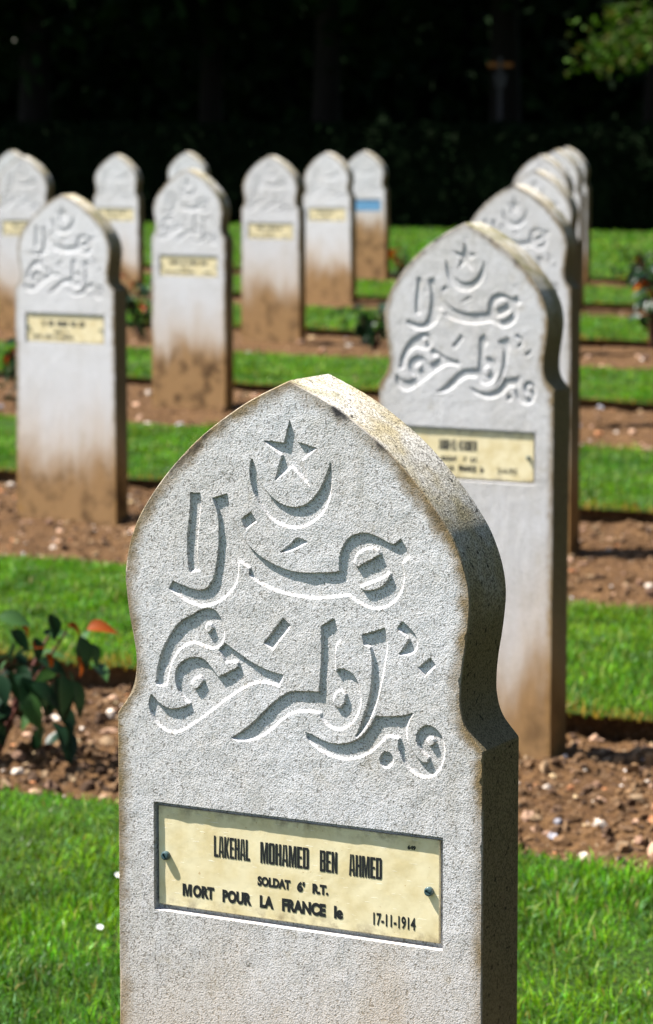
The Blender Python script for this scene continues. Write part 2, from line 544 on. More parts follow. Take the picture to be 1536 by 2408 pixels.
STONE_T = 1.2086
THICK = 0.088
VZ = -np.arange(0, 0.36, 0.02)
HL = np.array([.005, .0461, .0776, .1042, .1256, .1439, .1596, .1726, .1815, .1869, .1895, .1878, .1851, .1809, .1777, .1786, .1856, .2000])
HR = np.array([-.005, .0390, .0710, .0978, .1192, .1381, .1542, .1677, .1769, .1829, .1853, .1841, .1815, .1782, .1763, .1769, .1833, .2000])


def spline(x, y, q):
    """monotone-free Catmull-Rom interpolation, x increasing"""
    m = np.gradient(y, x)
    i = np.clip(np.searchsorted(x, q) - 1, 0, len(x) - 2)
    h = x[i + 1] - x[i]; t = (q - x[i]) / h
    return ((2 * t**3 - 3 * t**2 + 1) * y[i] + (t**3 - 2 * t**2 + t) * h * m[i] + (-2 * t**3 + 3 * t**2) * y[i + 1] + (t**3 - t**2) * h * m[i + 1])


def half_widths(v):
    d = -v
    l = np.where(d < .34, spline(-VZ, HL, np.minimum(d, .34)), .2 + (d - .34) * .002)
    r = np.where(d < .34, spline(-VZ, HR, np.minimum(d, .34)), .2 + (d - .34) * .002)
    return l, r


PQ = (-.1595, .1600, -.5358, -.4262)          # recess for the plaque: u0,u1,v0,v1


def build_slab():
    carve = [smooth_closed(p) for p in parse(CARVE)]
    isl = [smooth_closed(p) for p in parse(ISLANDS)]
    e = 0.0004
    v = np.concatenate([-np.linspace(0.0, 0.046, 24)[:-1] ** 1.0, -np.arange(0.046, 0.402, 0.00125), [-.408, -.415, -.421],
                        [PQ[3] + e, PQ[3] - e], np.linspace(-.43, -.532, 22), [PQ[2] + e, PQ[2] - 2 * e], np.arange(-.545, -.60, -.012),
                        np.arange(-.61, -1.26, -.03)])
    v[0] = 0.0
    v = np.sort(v)[::-1]
    s = np.linspace(0, 1, 301)
    extra = []
    for uu in (PQ[0] - e, PQ[0] + e, PQ[1] - e, PQ[1] + e):
        extra.append((uu + .2002) / .4004)
    s = s[[min(abs(x - y) for y in extra) > .0016 for x in s]]
    s = np.sort(np.concatenate([s, extra]))
    # thin the arris chips into the outline
    l, r = half_widths(v)
    chl = np.clip(vnoise(v * 95, v * 0 + 3.1, 5) - .55, 0, 1) * .006 + .0003 * vnoise(v * 420, v * 0, 8)
    chr_ = np.clip(vnoise(v * 95, v * 0 + 9.7, 6) - .5, 0, 1) * .008 + .0003 * vnoise(v * 420, v * 0 + 4, 9)
    fade = np.clip((-v - .004) / .02, 0, 1)
    L_ = -(l - chl * fade); R_ = r - chr_ * fade
    nr, nc = len(v), len(s)
    U = L_[:, None] + (R_ - L_)[:, None] * s[None, :]
    V = np.repeat(v[:, None], nc, 1)
    P = np.stack([U.ravel(), V.ravel()], 1)
    H = np.zeros(len(P))
    edge = np.full(len(P), 0.05)
    # carving
    m = (P[:, 1] < -.03) & (P[:, 1] > -.402)
    idx = np.where(m)[0]
    D, Wlo, Whi = .0025, .0024, .0009
    carved = np.zeros(len(P)); lipd = np.zeros(len(P))
    for poly in carve:
        lo = poly.min(0) - .003; hi = poly.max(0) + .003
        k = idx[(P[idx] > lo).all(1) & (P[idx] < hi).all(1)]
        holes = [q for q in isl if (q.mean(0) > lo).all() and (q.mean(0) < hi).all()]
        if holes:
            cs, _ = sdf(np.array([q.mean(0) for q in holes]), [poly])
            holes = [q for q, c in zip(holes, cs) if c < 0]
        sd, near = sdf(P[k], [poly] + holes)
        snap = np.abs(sd) < .00055
        snap &= (np.abs(P[k][:, 0] - L_[0]) > -1)
        P[k[snap]] = near[snap]
        sd[snap] = 0
        g = (P[k] - near); gl = np.linalg.norm(g, axis=1) + 1e-9
        up = g[:, 1] / gl                       # contour lies below the vertex -> lower wall
        W = Whi + (Wlo - Whi) * np.clip(up * .6 + .5, 0, 1)
        q_ = np.clip(-sd / W, 0, 1)
        h = -D * (.45 * q_ + .55 * q_ * q_ * (3 - 2 * q_))
        H[k] = np.minimum(H[k], h)
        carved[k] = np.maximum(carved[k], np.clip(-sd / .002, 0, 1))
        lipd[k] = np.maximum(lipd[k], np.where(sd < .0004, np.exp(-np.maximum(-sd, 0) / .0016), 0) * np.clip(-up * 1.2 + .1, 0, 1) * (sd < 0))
    # plaque recess
    inr = (P[:, 0] > PQ[0]) & (P[:, 0] < PQ[1]) & (P[:, 1] > PQ[2]) & (P[:, 1] < PQ[3])
    H[inr] = -.0095
    # distance to the arris, for the grime
    out = np.concatenate([np.stack([L_, v], 1)[::6], np.stack([R_, v], 1)[::-6]])
    nearb = np.where(np.minimum(P[:, 0] - np.repeat(L_, nc), np.repeat(R_, nc) - P[:, 0]) < .08)[0]
    sd, _ = sdf(P[nearb], [out])
    edge[nearb] = np.minimum(np.abs(sd), .05)
    # slight unevenness of the cast face
    co = np.stack([P[:, 0], -H, P[:, 1] + STONE_T], 1)
    co[:, 1] += .00025 * fbm(P[:, 0] * 60, P[:, 1] * 60, 3, 2)
    ii = np.arange(nr * nc).reshape(nr, nc)
    Q = np.stack([ii[:-1, :-1], ii[1:, :-1], ii[1:, 1:], ii[:-1, 1:]], -1).reshape(-1, 4)
    # sides and back, ring by ring from the front arris
    o = np.concatenate([np.stack([L_, v], 1)[::-1], np.stack([R_, v], 1)[1:]])      # bottom-left, apex, bottom-right
    fi = np.concatenate([ii[::-1, 0], ii[1:, -1]])
    o = np.concatenate([np.stack([-l, v], 1)[::-1], np.stack([r, v], 1)[1:]])
    tg = np.gradient(o, axis=0); tg /= np.linalg.norm(tg, axis=1)[:, None] + 1e-12
    nm = np.stack([-tg[:, 1], tg[:, 0]], 1)
    nm[nr - 1] = (0, 1)
    rings = [(.0012, .0010), (.003, .0013), (.012, .0014), (.04, .0014), (THICK - .007, .0014), (THICK - .002, -.0015), (THICK, -.006)]
    base = len(co)
    allc = [co]; edg = [edge]; sid = [np.zeros(len(co))]
    prev = fi
    quads = [Q]
    for q, (dy, of) in enumerate(rings):
        p = o + nm * of
        allc.append(np.stack([p[:, 0], np.full(len(p), dy), p[:, 1] + STONE_T], 1))
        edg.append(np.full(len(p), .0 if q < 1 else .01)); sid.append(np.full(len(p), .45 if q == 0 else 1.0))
        cur = base + np.arange(len(p)); base += len(p)
        quads.append(np.stack([prev[:-1], prev[1:], cur[1:], cur[:-1]], 1)); prev = cur
    # back
    a = prev[:nr][::-1]; b = prev[nr - 1:]
    b = np.concatenate([[prev[nr - 1]], prev[nr:]])
    quads.append(np.stack([a[1:-1], a[2:], b[2:], b[1:-1]], 1)[:, ::-1])
    me = np_mesh("slab", np.concatenate(allc), np.concatenate(quads), np.array([[a[0], b[1], a[1]]]))
    z_ = np.zeros(base - len(carved))
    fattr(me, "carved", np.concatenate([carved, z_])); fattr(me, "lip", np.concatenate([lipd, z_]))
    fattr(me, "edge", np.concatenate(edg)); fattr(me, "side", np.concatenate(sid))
    me.materials.append(M_STONE)
    return me


# ---------------------------------------------------------------- ground
def zg(n):
    t = np.clip((np.asarray(n, float) - 6.0) / 2.4, 0, 1)
    return .03 + .125 * (1 - t * t * (3 - 2 * t))


ROWN = {1: 2.483, 2: 5.6, 3: 9.05, 4: 12.85, 5: 16.8, 6: 20.57, 7: 23.8}
BED = {1: (1.95, 3.05), 2: (4.72, 5.97), 3: (7.95, 10.05), 4: (11.85, 13.95), 5: (15.7, 17.75), 6: (19.75, 21.2), 7: (23.2, 24.55)}
HEDGE_N = 35.2


def edge_wob(U, k):
    return .035 * fbm(U * 2.3, U * 0 + k * 7.3, 5, 30 + k)


g = np_mesh("ground", [(-400, -60, -.25), (400, -60, -.25), (400, 900, -.25), (-400, 900, -.25)], [(0, 1, 2, 3)])
tag(link("ground", g, None, [M_TURF]), kind="structure")


def lawn(n0, n1, k0, k1, step):
    """turf sheet between two beds, cut edge on the near side standing proud of the soil"""
    Us = np.arange(-24, 12.01, .06 if n0 < 12 else .15)
    ns = np.linspace(0, 1, max(4, int((n1 - n0) / step)))
    a = n0 + edge_wob(Us, k0) if k0 else Us * 0 + n0
    b = n1 + .5 * edge_wob(Us, k1 + 20) if k1 else Us * 0 + n1
    N = a[None, :] + (b - a)[None, :] * ns[:, None]
    Ug = np.repeat(Us[None, :], len(ns), 0)
    Z = zg(N) + .008 * fbm(Ug * 2, N * 2, 3, 4)
    lip = [(a + .035, zg(a) - .012), (a + .045, zg(a) - .12)]
    rows = [np.stack([Us, q[0], q[1] + 0 * Us], 1) for q in lip[::-1]]
    rows += [np.stack([Ug[i], N[i], Z[i]], 1) for i in range(len(ns))]
    rows += [np.stack([Us, b - .01, zg(b) - .12], 1)]
    A = np.stack(rows)
    X, Y = un(A[..., 0], A[..., 1])
    V = np.stack([X, Y, A[..., 2]], -1).reshape(-1, 3)
    nr, nc = A.shape[:2]
    ii = np.arange(nr * nc).reshape(nr, nc)
    Q = np.stack([ii[:-1, :-1], ii[:-1, 1:], ii[1:, 1:], ii[1:, :-1]], -1).reshape(-1, 4)
    me = np_mesh("lawn", V, Q)
    me.materials.append(M_TURF); me.materials.append(M_SOIL)
    mi = np.zeros(len(Q), np.int32); mi[:2 * (nc - 1)] = 1
    me.polygons.foreach_set("material_index", mi)
    tag(link("lawn", me), kind="structure")


bn = [0.0] + [x for k in range(1, 8) for x in BED[k]] + [46.0]
for i in range(0, len(bn), 2):
    lawn(bn[i], bn[i + 1], i // 2, i // 2 + 1 if i < 14 else 0, .12)


def soil_z(U, N, k):
    n0, n1 = BED[k]
    t = np.clip((N - n0) / (n1 - n0), 0, 1)
    return zg(N) - .055 + .02 * np.sin(math.pi * t) + .013 * fbm(U * 5, N * 5, 4, 50 + k) + .014 * np.abs(fbm(U * 17, N * 17, 4, 70 + k))


def bed(k):
    n0, n1 = BED[k]
    st = {1: .05, 2: .014, 3: .02, 4: .03}.get(k, .05)
    Us = np.arange(-2.75 - .53 * n0 - (1.0 if k > 2 else 0), 3.0 - .40 * n0 + .25 * k, st)
    Ns = np.arange(n0 - .12, n1 + .12, st)
    Ug, Ng = np.meshgrid(Us, Ns)
    Z = soil_z(Ug, Ng, k)
    X, Y = un(Ug, Ng)
    V = np.stack([X, Y, Z], -1).reshape(-1, 3)
    ii = np.arange(V.shape[0]).reshape(Ug.shape)
    Q = np.stack([ii[:-1, :-1], ii[:-1, 1:], ii[1:, 1:], ii[1:, :-1]], -1).reshape(-1, 4)
    me = np_mesh("flower_bed_soil", V, Q)
    tag(link("flower_bed_soil", me, None, [M_SOIL]), kind="structure")


for k in BED: bed(k)

# pebbles and clods lying on the beds
bv = []
for th_ in (-50, 0, 50):
    for q in range(6):
        a = math.radians(q * 60 + (30 if th_ == 0 else 0)); c = math.cos(R(th_))
        bv.append((math.cos(a) * c, math.sin(a) * c, math.sin(R(th_))))
bv = np.array(bv + [(0, 0, -1), (0, 0, 1)])
bf = []
for q in range(6):
    q2 = (q + 1) % 6
    bf += [(q, q2, 6 + q), (q2, 6 + q2, 6 + q), (6 + q, 6 + q2, 12 + q2), (6 + q, 12 + q2, 12 + q), (18, q2, q), (19, 12 + q, 12 + q2)]
bf = np.array(bf)


def scatter_bed(k, count, smin, smax, name, cols, wts, label, flat=.65, jag=.25):
    n0, n1 = BED[k]
    c = (n0 + n1) / 2
    xw = {2: 1.5, 3: 2.2, 4: 2.8}.get(k, 3.4)
    X = rng.uniform(-xw, xw, count * 2); Y = rng.uniform(c / .883 - 1.2 - .53 * xw, c / .883 + 1.2 + .53 * xw, count * 2)
    U = X * UX + Y * UY; N = X * NX + Y * NY
    m = (N > n0 - .02) & (N < n1 + .02)
    U, N = U[m][:count], N[m][:count]
    n = len(U)
    X, Y = un(U, N)
    sz = smin * (smax / smin) ** (rng.random(n) ** 2.2)
    Z = soil_z(U, N, k) + sz * .25
    sc = sz[:, None] * np.stack([rng.uniform(.8, 1.4, n), rng.uniform(.6, 1.0, n), rng.uniform(.45, .85, n) * flat / .65], 1)
    th = rng.uniform(0, 6.28, n); tx = rng.normal(0, .35, n)
    B = bv[None] * sc[:, None] * rng.uniform(1 - jag, 1 + jag, (n, 20, 1))
    ct, st_ = np.cos(th)[:, None], np.sin(th)[:, None]
    cx, sx_ = np.cos(tx)[:, None], np.sin(tx)[:, None]
    y2 = B[..., 1] * cx - B[..., 2] * sx_; z2 = B[..., 1] * sx_ + B[..., 2] * cx
    W = np.stack([B[..., 0] * ct - y2 * st_ + X[:, None], B[..., 0] * st_ + y2 * ct + Y[:, None], z2 + Z[:, None]], -1)
    F = (bf[None] + (np.arange(n) * 20)[:, None, None]).reshape(-1, 3)
    me = np_mesh(name, W.reshape(-1, 3), None, F, jag < .3)
    cc = np.array(cols)[rng.choice(len(cols), n, p=np.array(wts) / sum(wts))] * rng.uniform(.75, 1.2, (n, 1))
    cattr(me, "col", np.repeat(cc, 20, 0))
    o = tag(link(name, me, None, [M_PEB]), label, "gravel", kind="stuff")
    return o


ST_C = [(.50, .42, .34), (.36, .22, .14), (.62, .56, .50), (.40, .17, .07), (.26, .25, .27), (.46, .33, .18), (.70, .66, .62), (.16, .09, .055)]
ST_W = [2.5, 7, 1.0, 1.6, 1.6, 2.5, .35, 7]
CL_C = [(.105, .055, .022), (.145, .080, .034), (.055, .027, .011), (.20, .13, .070)]
ordw = {2: "second", 3: "third", 4: "fourth", 5: "fifth", 6: "sixth", 7: "seventh"}
for k, cnt, cl in ((2, 1700, 12000), (3, 1400, 7000), (4, 700, 2500), (5, 450, 800), (6, 160, 0), (7, 160, 0)):
    scatter_bed(k, cnt, .004, .019 if k < 4 else .026, "pebbles", ST_C, ST_W, "loose pebbles strewn over the brown soil of the %s bed from the front" % ordw[k], .65, .34)
    if cl: scatter_bed(k, cl, .003, .016, "soil_clods", CL_C, [3, 2, 2, 1], "crumbly brown clods covering the %s bed from the front" % ordw[k], .8, .42)


# ---------------------------------------------------------------- grass
def blades(name, X, Y, Z, hgt, wid, cols, lean, label):
    n = len(X)
    a = rng.uniform(0, 6.283, n)
    dx, dy = np.cos(a), np.sin(a)
    ln = rng.uniform(*lean, n) * hgt
    la = rng.uniform(0, 6.283, n)
    lx, ly = np.cos(la) * ln, np.sin(la) * ln
    V = np.zeros((n, 5, 3))
    hw_ = wid / 2
    for j, (t, ww) in enumerate(((0, 1), (0, 1), (.55, .8), (.55, .8), (1, 0))):
        sg = -1 if j in (0, 2) else 1
        if j == 4: sg = 0
        V[:, j, 0] = X + dx * hw_ * ww * sg + lx * t ** 2
        V[:, j, 1] = Y + dy * hw_ * ww * sg + ly * t ** 2
        V[:, j, 2] = Z + hgt * t * np.sqrt(np.maximum(.15, 1 - (ln / hgt) ** 2 * t * t * .6))
    b = np.arange(n)[:, None] * 5
    me = np_mesh(name, V.reshape(-1, 3), b + np.array([[0, 1, 3, 2]]), b + np.array([[2, 3, 4]]))
    cattr(me, "col", np.repeat(cols, 5, 0))
    return tag(link(name, me, None, [M_GRASS]), label, "grass", kind="stuff")


def grass_cols(n, X, Y, dry=0.03):
    base = np.array([.060, .205, .004])
    f = (fbm(X * 2.3, Y * 2.3, 3, 91) * .5 + .5)[:, None]
    f2 = (fbm(X * 9, Y * 9, 2, 95) * .5 + .5)[:, None]
    c = base * (1 - .45 * f) + np.array([.150, .270, .007]) * .45 * f
    c = c * (.40 + .9 * f2) * rng.uniform(.4, 1.6, (n, 1))
    c[:, 0] *= rng.uniform(.7, 1.6, n)
    d = rng.random(n) < dry
    c[d] = np.array([.26, .20, .07]) * rng.uniform(.6, 1.2, (d.sum(), 1))
    bl = rng.random(n) < .10
    c[bl] = np.array([.07, .17, .05]) * rng.uniform(.7, 1.5, (bl.sum(), 1))
    return c


strips = [(BED[1][1], BED[2][0], 1.35, 18000, .033, .0027, "near"), (BED[2][1], BED[3][0], 1.75, 10500, .035, .0032, "second"),
          (BED[3][1], BED[4][0], 2.3, 5000, .040, .0045, "third"), (BED[4][1], BED[5][0], 2.9, 3000, .042, .006, "fourth"),
          (BED[5][1], BED[6][0], 3.4, 1900, .042, .008, "fifth"), (BED[6][1], BED[7][0], 4.0, 1500, .042, .009, "sixth"),
          (BED[7][1], HEDGE_N - .9, 6.5, 420, .05, .016, "farthest")]
for i, (n0, n1, xw, dens, hh, ww, nm) in enumerate(strips):
    ymin = n0 / NY - .53 * xw - .2; ymax = n1 / NY + .53 * xw + .2
    cnt = int(dens * (2 * xw) * (ymax - ymin))
    X = rng.uniform(-xw, xw, cnt); Y = rng.uniform(ymin, ymax, cnt)
    U = X * UX + Y * UY; N = X * NX + Y * NY
    lo = n0 + edge_wob(U, i + 1) - .02; hi = n1 + (.5 * edge_wob(U, i + 22) if i < 6 else 0) + .01
    m = (N > lo) & (N < hi)
    X, Y, N, U, lo = X[m], Y[m], N[m], U[m], lo[m]
    n = len(X)
    c = grass_cols(n, X, Y)
    ed = (N - lo) < .06
    dry = ed & (rng.random(n) < .8)
    c[dry] = np.array([.30, .20, .03]) * rng.uniform(.5, 1.1, (dry.sum(), 1))
    lg = rng.random(n) < .025
    c[lg] = np.array([.20, .27, .05]) * rng.uniform(.7, 1.3, (lg.sum(), 1))
    clump = .75 + .35 * (fbm(X * 6, Y * 6, 3, 12 + i))
    h = hh * rng.uniform(.45, 1.25, n) * np.clip(clump, .45, 1.4) * np.where(lg, 1.45, 1)
    blades("lawn_grass", X, Y, zg(N) - .004, h, ww * rng.uniform(.6, 1.4, n), c, (.15, .95),
           "mown green grass of the %s lawn strip between the beds" % nm if i < 6 else "mown green grass of the farthest lawn strip before the dark hedge")

# ---------------------------------------------------------------- headstones
SLAB = build_slab()
PLU = (-.1567, .1547); PLV = (-.5310, -.4304)
PC = ((PLU[0] + PLU[1]) / 2, (PLV[0] + PLV[1]) / 2)       # plaque centre on the face
PY = .0042                                                # its front stands this far behind the face


def plaque_mesh(mat):
    w2, h2, t, b = (PLU[1] - PLU[0]) / 2, (PLV[1] - PLV[0]) / 2, .0032, .0006
    V = []
    for (ins, y) in ((b, 0), (0, b), (0, t)):
        V += [(-w2 + ins, y, -h2 + ins), (w2 - ins, y, -h2 + ins), (w2 - ins, y, h2 - ins), (-w2 + ins, y, h2 - ins)]
    F = [(0, 1, 2, 3), (11, 10, 9, 8)]
    for k in (0, 4):
        for q in range(4):
            q2 = (q + 1) % 4
            F.append((k + q, k + 4 + q, k + 4 + q2, k + q2))
    me = py_mesh("plaque", V, F)
    me.materials.append(mat)
    return me


def screw_mesh():
    V = []; F = []
    prof = [(0.0044, .0005), (.0046, -.0030), (.0040, -.0042), (.0030, -.0047)]
    k = 16
    for r_, y in prof:
        for q in range(k):
            a = 2 * math.pi * q / k
            V.append((r_ * math.cos(a), y, r_ * math.sin(a)))
    for i in range(len(prof) - 1):
        for q in range(k):
            q2 = (q + 1) % k
            F.append((i * k + q, (i + 1) * k + q, (i + 1) * k + q2, i * k + q2))
    o = (len(prof) - 1) * k
    # domed end split by a driver slot
    half = [[o + (q + s0) % k for q in range(7)] for s0 in (1, 9)]
    for h in half: F.append(tuple(h[::-1]))
    a0, a1, b0, b1 = o + 7, o + 9, o + 15, o + 1
    c0 = len(V)
    for q in (7, 9, 15, 1):
        x, y, z = V[o + q]; V.append((x, y + .0018, z))
    F += [(c0, c0 + 1, c0 + 2, c0 + 3), (o + 7, c0, c0 + 3, o + 1), (o + 15, c0 + 2, c0 + 1, o + 9)]
    me = py_mesh("screw", V, F)
    me.materials.append(M_SCREW)
    return me


GL = {  # condensed poster capitals: list of polygons in a 1 x 1 cell, and the advance width
    'L': ([[(0, 0), (.36, 0), (.36, 1), (0, 1)], [(.36, 0), (.85, 0), (.85, .14), (.36, .14)]], .85),
    'E': ([[(0, 0), (.36, 0), (.36, 1), (0, 1)], [(.36, 0), (.85, 0), (.85, .13), (.36, .13)], [(.36, .44), (.78, .44), (.78, .56), (.36, .56)], [(.36, .87), (.85, .87), (.85, 1), (.36, 1)]], .85),
    'H': ([[(0, 0), (.36, 0), (.36, 1), (0, 1)], [(.64, 0), (1, 0), (1, 1), (.64, 1)], [(.36, .45), (.64, .45), (.64, .57), (.36, .57)]], 1.0),
    'A': ([[(0, 0), (.33, 0), (.44, .9), (.44, 1), (.18, 1)], [(.67, 0), (1, 0), (.82, 1), (.44, 1), (.56, .9)], [(.36, .2), (.64, .2), (.62, .33), (.38, .33)]], 1.0),
    'K': ([[(0, 0), (.36, 0), (.36, 1), (0, 1)], [(.36, .42), (.36, .56), (.68, 1), (1, 1), (.66, .5)], [(.36, .42), (.66, .5), (1, 0), (.66, 0)]], 1.0),
    'M': ([[(0, 0), (.3, 0), (.3, 1), (0, 1)], [(1.0, 0), (1.3, 0), (1.3, 1), (1.0, 1)], [(.3, 1), (.3, .62), (.52, 0), (.65, 0), (.65, .4), (.46, 1)], [(1.0, 1), (.84, 1), (.65, .4), (.65, 0), (.78, 0), (1.0, .62)]], 1.3),
    'N': ([[(0, 0), (.34, 0), (.34, 1), (0, 1)], [(.66, 0), (1, 0), (1, 1), (.66, 1)], [(.34, 1), (.34, .55), (.60, 0), (.66, 0), (.66, .42), (.40, 1)]], 1.0),
    'O': ([[(0, .07), (.12, 0), (.36, 0), (.36, 1), (.12, 1), (0, .93)], [(.64, 0), (.88, 0), (1, .07), (1, .93), (.88, 1), (.64, 1)], [(.36, 0), (.64, 0), (.64, .12), (.36, .12)], [(.36, .88), (.64, .88), (.64, 1), (.36, 1)]], 1.0),
    'D': ([[(0, 0), (.36, 0), (.36, 1), (0, 1)], [(.64, 0), (.86, 0), (1, .08), (1, .92), (.86, 1), (.64, 1)], [(.36, 0), (.64, 0), (.64, .12), (.36, .12)], [(.36, .88), (.64, .88), (.64, 1), (.36, 1)]], 1.0),
    'B': ([[(0, 0), (.36, 0), (.36, 1), (0, 1)], [(.64, 0), (.88, 0), (1, .07), (1, .44), (.92, .5), (1, .57), (1, .93), (.88, 1), (.64, 1)], [(.36, 0), (.64, 0), (.64, .12), (.36, .12)], [(.36, .88), (.64, .88), (.64, 1), (.36, 1)], [(.36, .45), (.64, .45), (.64, .56), (.36, .56)]], 1.0),
    'R': ([[(0, 0), (.36, 0), (.36, 1), (0, 1)], [(.64, 0), (1, 0), (1, .40), (.92, .47), (1, .55), (1, .93), (.88, 1), (.64, 1)], [(.36, .88), (.64, .88), (.64, 1), (.36, 1)], [(.36, .40), (.64, .40), (.64, .53), (.36, .53)]], 1.0),
    '-': ([[(0, .42), (.4, .42), (.4, .58), (0, .58)]], .4),
}


def glyph_word(word, u0, u1, v0, v1):
    V = []; F = []; x = 0
    for ch in word:
        polys, adv = GL[ch]
        for p in polys:
            o = len(V)
            V += [(x + {.36: .405, .64: .595, .34: .39, .66: .61, .3: .34, 1.0: .96 if adv > 1.1 else 1.0}.get(a, a), b) for a, b in p]
            F.append(tuple(range(o, o + len(p))))
        x += adv + .09
    x -= .09

    return [(u0 + a / x * (u1 - u0), v0 + b * (v1 - v0)) for a, b in V], F


def font_word(word, u0, u1, v0, v1, bold=.035):
    cu = bpy.data.curves.new("w", 'FONT')
    cu.body = word; cu.offset = bold; cu.resolution_u = 3
    o = bpy.data.objects.new("w", cu)
    COL.objects.link(o)
    dg = bpy.context.evaluated_depsgraph_get()
    me = bpy.data.meshes.new_from_object(o.evaluated_get(dg))
    V = [tuple(v.co)[:2] for v in me.vertices]; F = [tuple(p.vertices) for p in me.polygons]
    bpy.data.objects.remove(o); bpy.data.curves.remove(cu); bpy.data.meshes.remove(me)
    x0 = min(v[0] for v in V); x1 = max(v[0] for v in V); y0 = min(v[1] for v in V); y1 = max(v[1] for v in V)
    return [(u0 + (a - x0) / (x1 - x0) * (u1 - u0), v0 + (b - y0) / (y1 - y0) * (v1 - v0)) for a, b in V], F


def smudge_word(u0, u1, v0, v1, heavy=True, gap=.35):
    """word too blurred in the photograph to read: a row of upright strokes"""
    V = []; F = []
    h = v1 - v0
    x = u0
    while x < u1:
        w_ = h * random.uniform(.10, .17) * (1.5 if heavy else 1.3)
        top = random.choice((1, 1, .93)); bot = random.choice((0, 0, 0, .1))
        x2 = min(x + w_, u1)
        for (a, b, c, d) in ((x, x2, v0 + bot * h, v0 + top * h),):
            o = len(V); V += [(a, c), (b, c), (b, d), (a, d)]; F.append((o, o + 1, o + 2, o + 3))
        if random.random() < .6 and x2 + w_ * gap < u1:
            yb = v0 + h * random.choice((0, .42, .84)); o = len(V)
            V += [(x2, yb), (x2 + w_ * gap * 1.6, yb), (x2 + w_ * gap * 1.6, yb + h * .15), (x2, yb + h * .15)]; F.append((o, o + 1, o + 2, o + 3))
        x = x2 + w_ * gap * (1.0 if heavy else 1.8)
    return V, F


def lettering(words, plaque, lift=.00025):
    """one mesh per line of lettering, lying on the plaque"""
    for V, F in [w_ for line in words for w_ in line]:
        me = py_mesh("lettering", [(a - PC[0], -lift, b - PC[1]) for a, b in V], F)
        me.materials.append(M_INK)
        link("lettering", me, plaque)


def lines_front():
    g_ = glyph_word; f_ = font_word
    return [
        [g_("LAKEHAL", -.0928, -.0518, -.4752, -.4538), g_("MOHAMED", -.0402, .0140, -.4754, -.4540), g_("BEN", .0259, .0452, -.4758, -.4546), g_("AHMED", .0579, .0935, -.4760, -.4548)],
        [f_("SOLDAT", -.0435, -.0065, -.4986, -.4886, .065), f_("6'", .0006, .0095, -.4992, -.4886, .065), f_("R.T.", .0177, .0353, -.4990, -.4888, .065)],
        [g_("M", -.1291, -.1183, -.5193, -.5067), f_("ORT", -.1172, -.0926, -.5195, -.5065, .065), f_("POUR", -.0833, -.0501, -.5202, -.5071, .065), f_("LA", -.0410, -.0253, -.5204, -.5077, .065), f_("FRANCE", -.0161, .0325, -.5208, -.5076, .065), f_("le", .0415, .0515, -.5208, -.5080, .065)],
        [f_("17-11-1914", .0843, .1297, -.5218, -.5091, .03)],
        [f_("649", .1208, .1297, -.4430, -.4385, .065)]]


def lines_second():
    g_ = glyph_word; f_ = font_word
    return [
        [g_("ABD-EL-KADER", -.062, .026, -.4740, -.4520)],
        [f_("SOLDAT", -.058, -.020, -.4975, -.4870, .065), f_("7'", -.005, .002, -.4975, -.4870, .065), f_("R.T.", .012, .028, -.4975, -.4870, .065)],
        [g_("M", -.1291, -.1183, -.5180, -.5045), f_("ORT", -.1172, -.0926, -.5180, -.5045, .065), f_("POUR", -.0833, -.0501, -.5180, -.5045, .065), f_("LA", -.0410, -.0253, -.5180, -.5045, .065), f_("FRANCE", -.0161, .0250, -.5180, -.5045, .065), f_("le", .034, .042, -.5180, -.5045, .065)],
        [f_("21-4-1915", .0740, .1180, -.5180, -.5050, .03)]]


def lines_blur(i):
    s_ = smudge_word
    r_ = random.Random(i * 13 + 1)
    a = -.095 + r_.uniform(-.01, .02); out = []
    while a < .075:
        b = min(a + r_.choice((.012, .022, .045, .055)), .10)
        out.append(s_(a, b, -.4745, -.4540)); a = b + .012
    l2 = [s_(-.045, -.008, -.4985, -.4890, False), s_(.002, .012, -.4985, -.4890, False)]
    l3 = [s_(-.129, -.093, -.5195, -.5065, False), s_(-.083, -.05, -.5195, -.5065, False), s_(-.041, -.025, -.5195, -.5065, False), s_(-.016, .0325, -.5195, -.5065, False)]
    if i % 3: l3.append(s_(.084, .128, -.5200, -.5075, False))
    return [out, l2, l3]


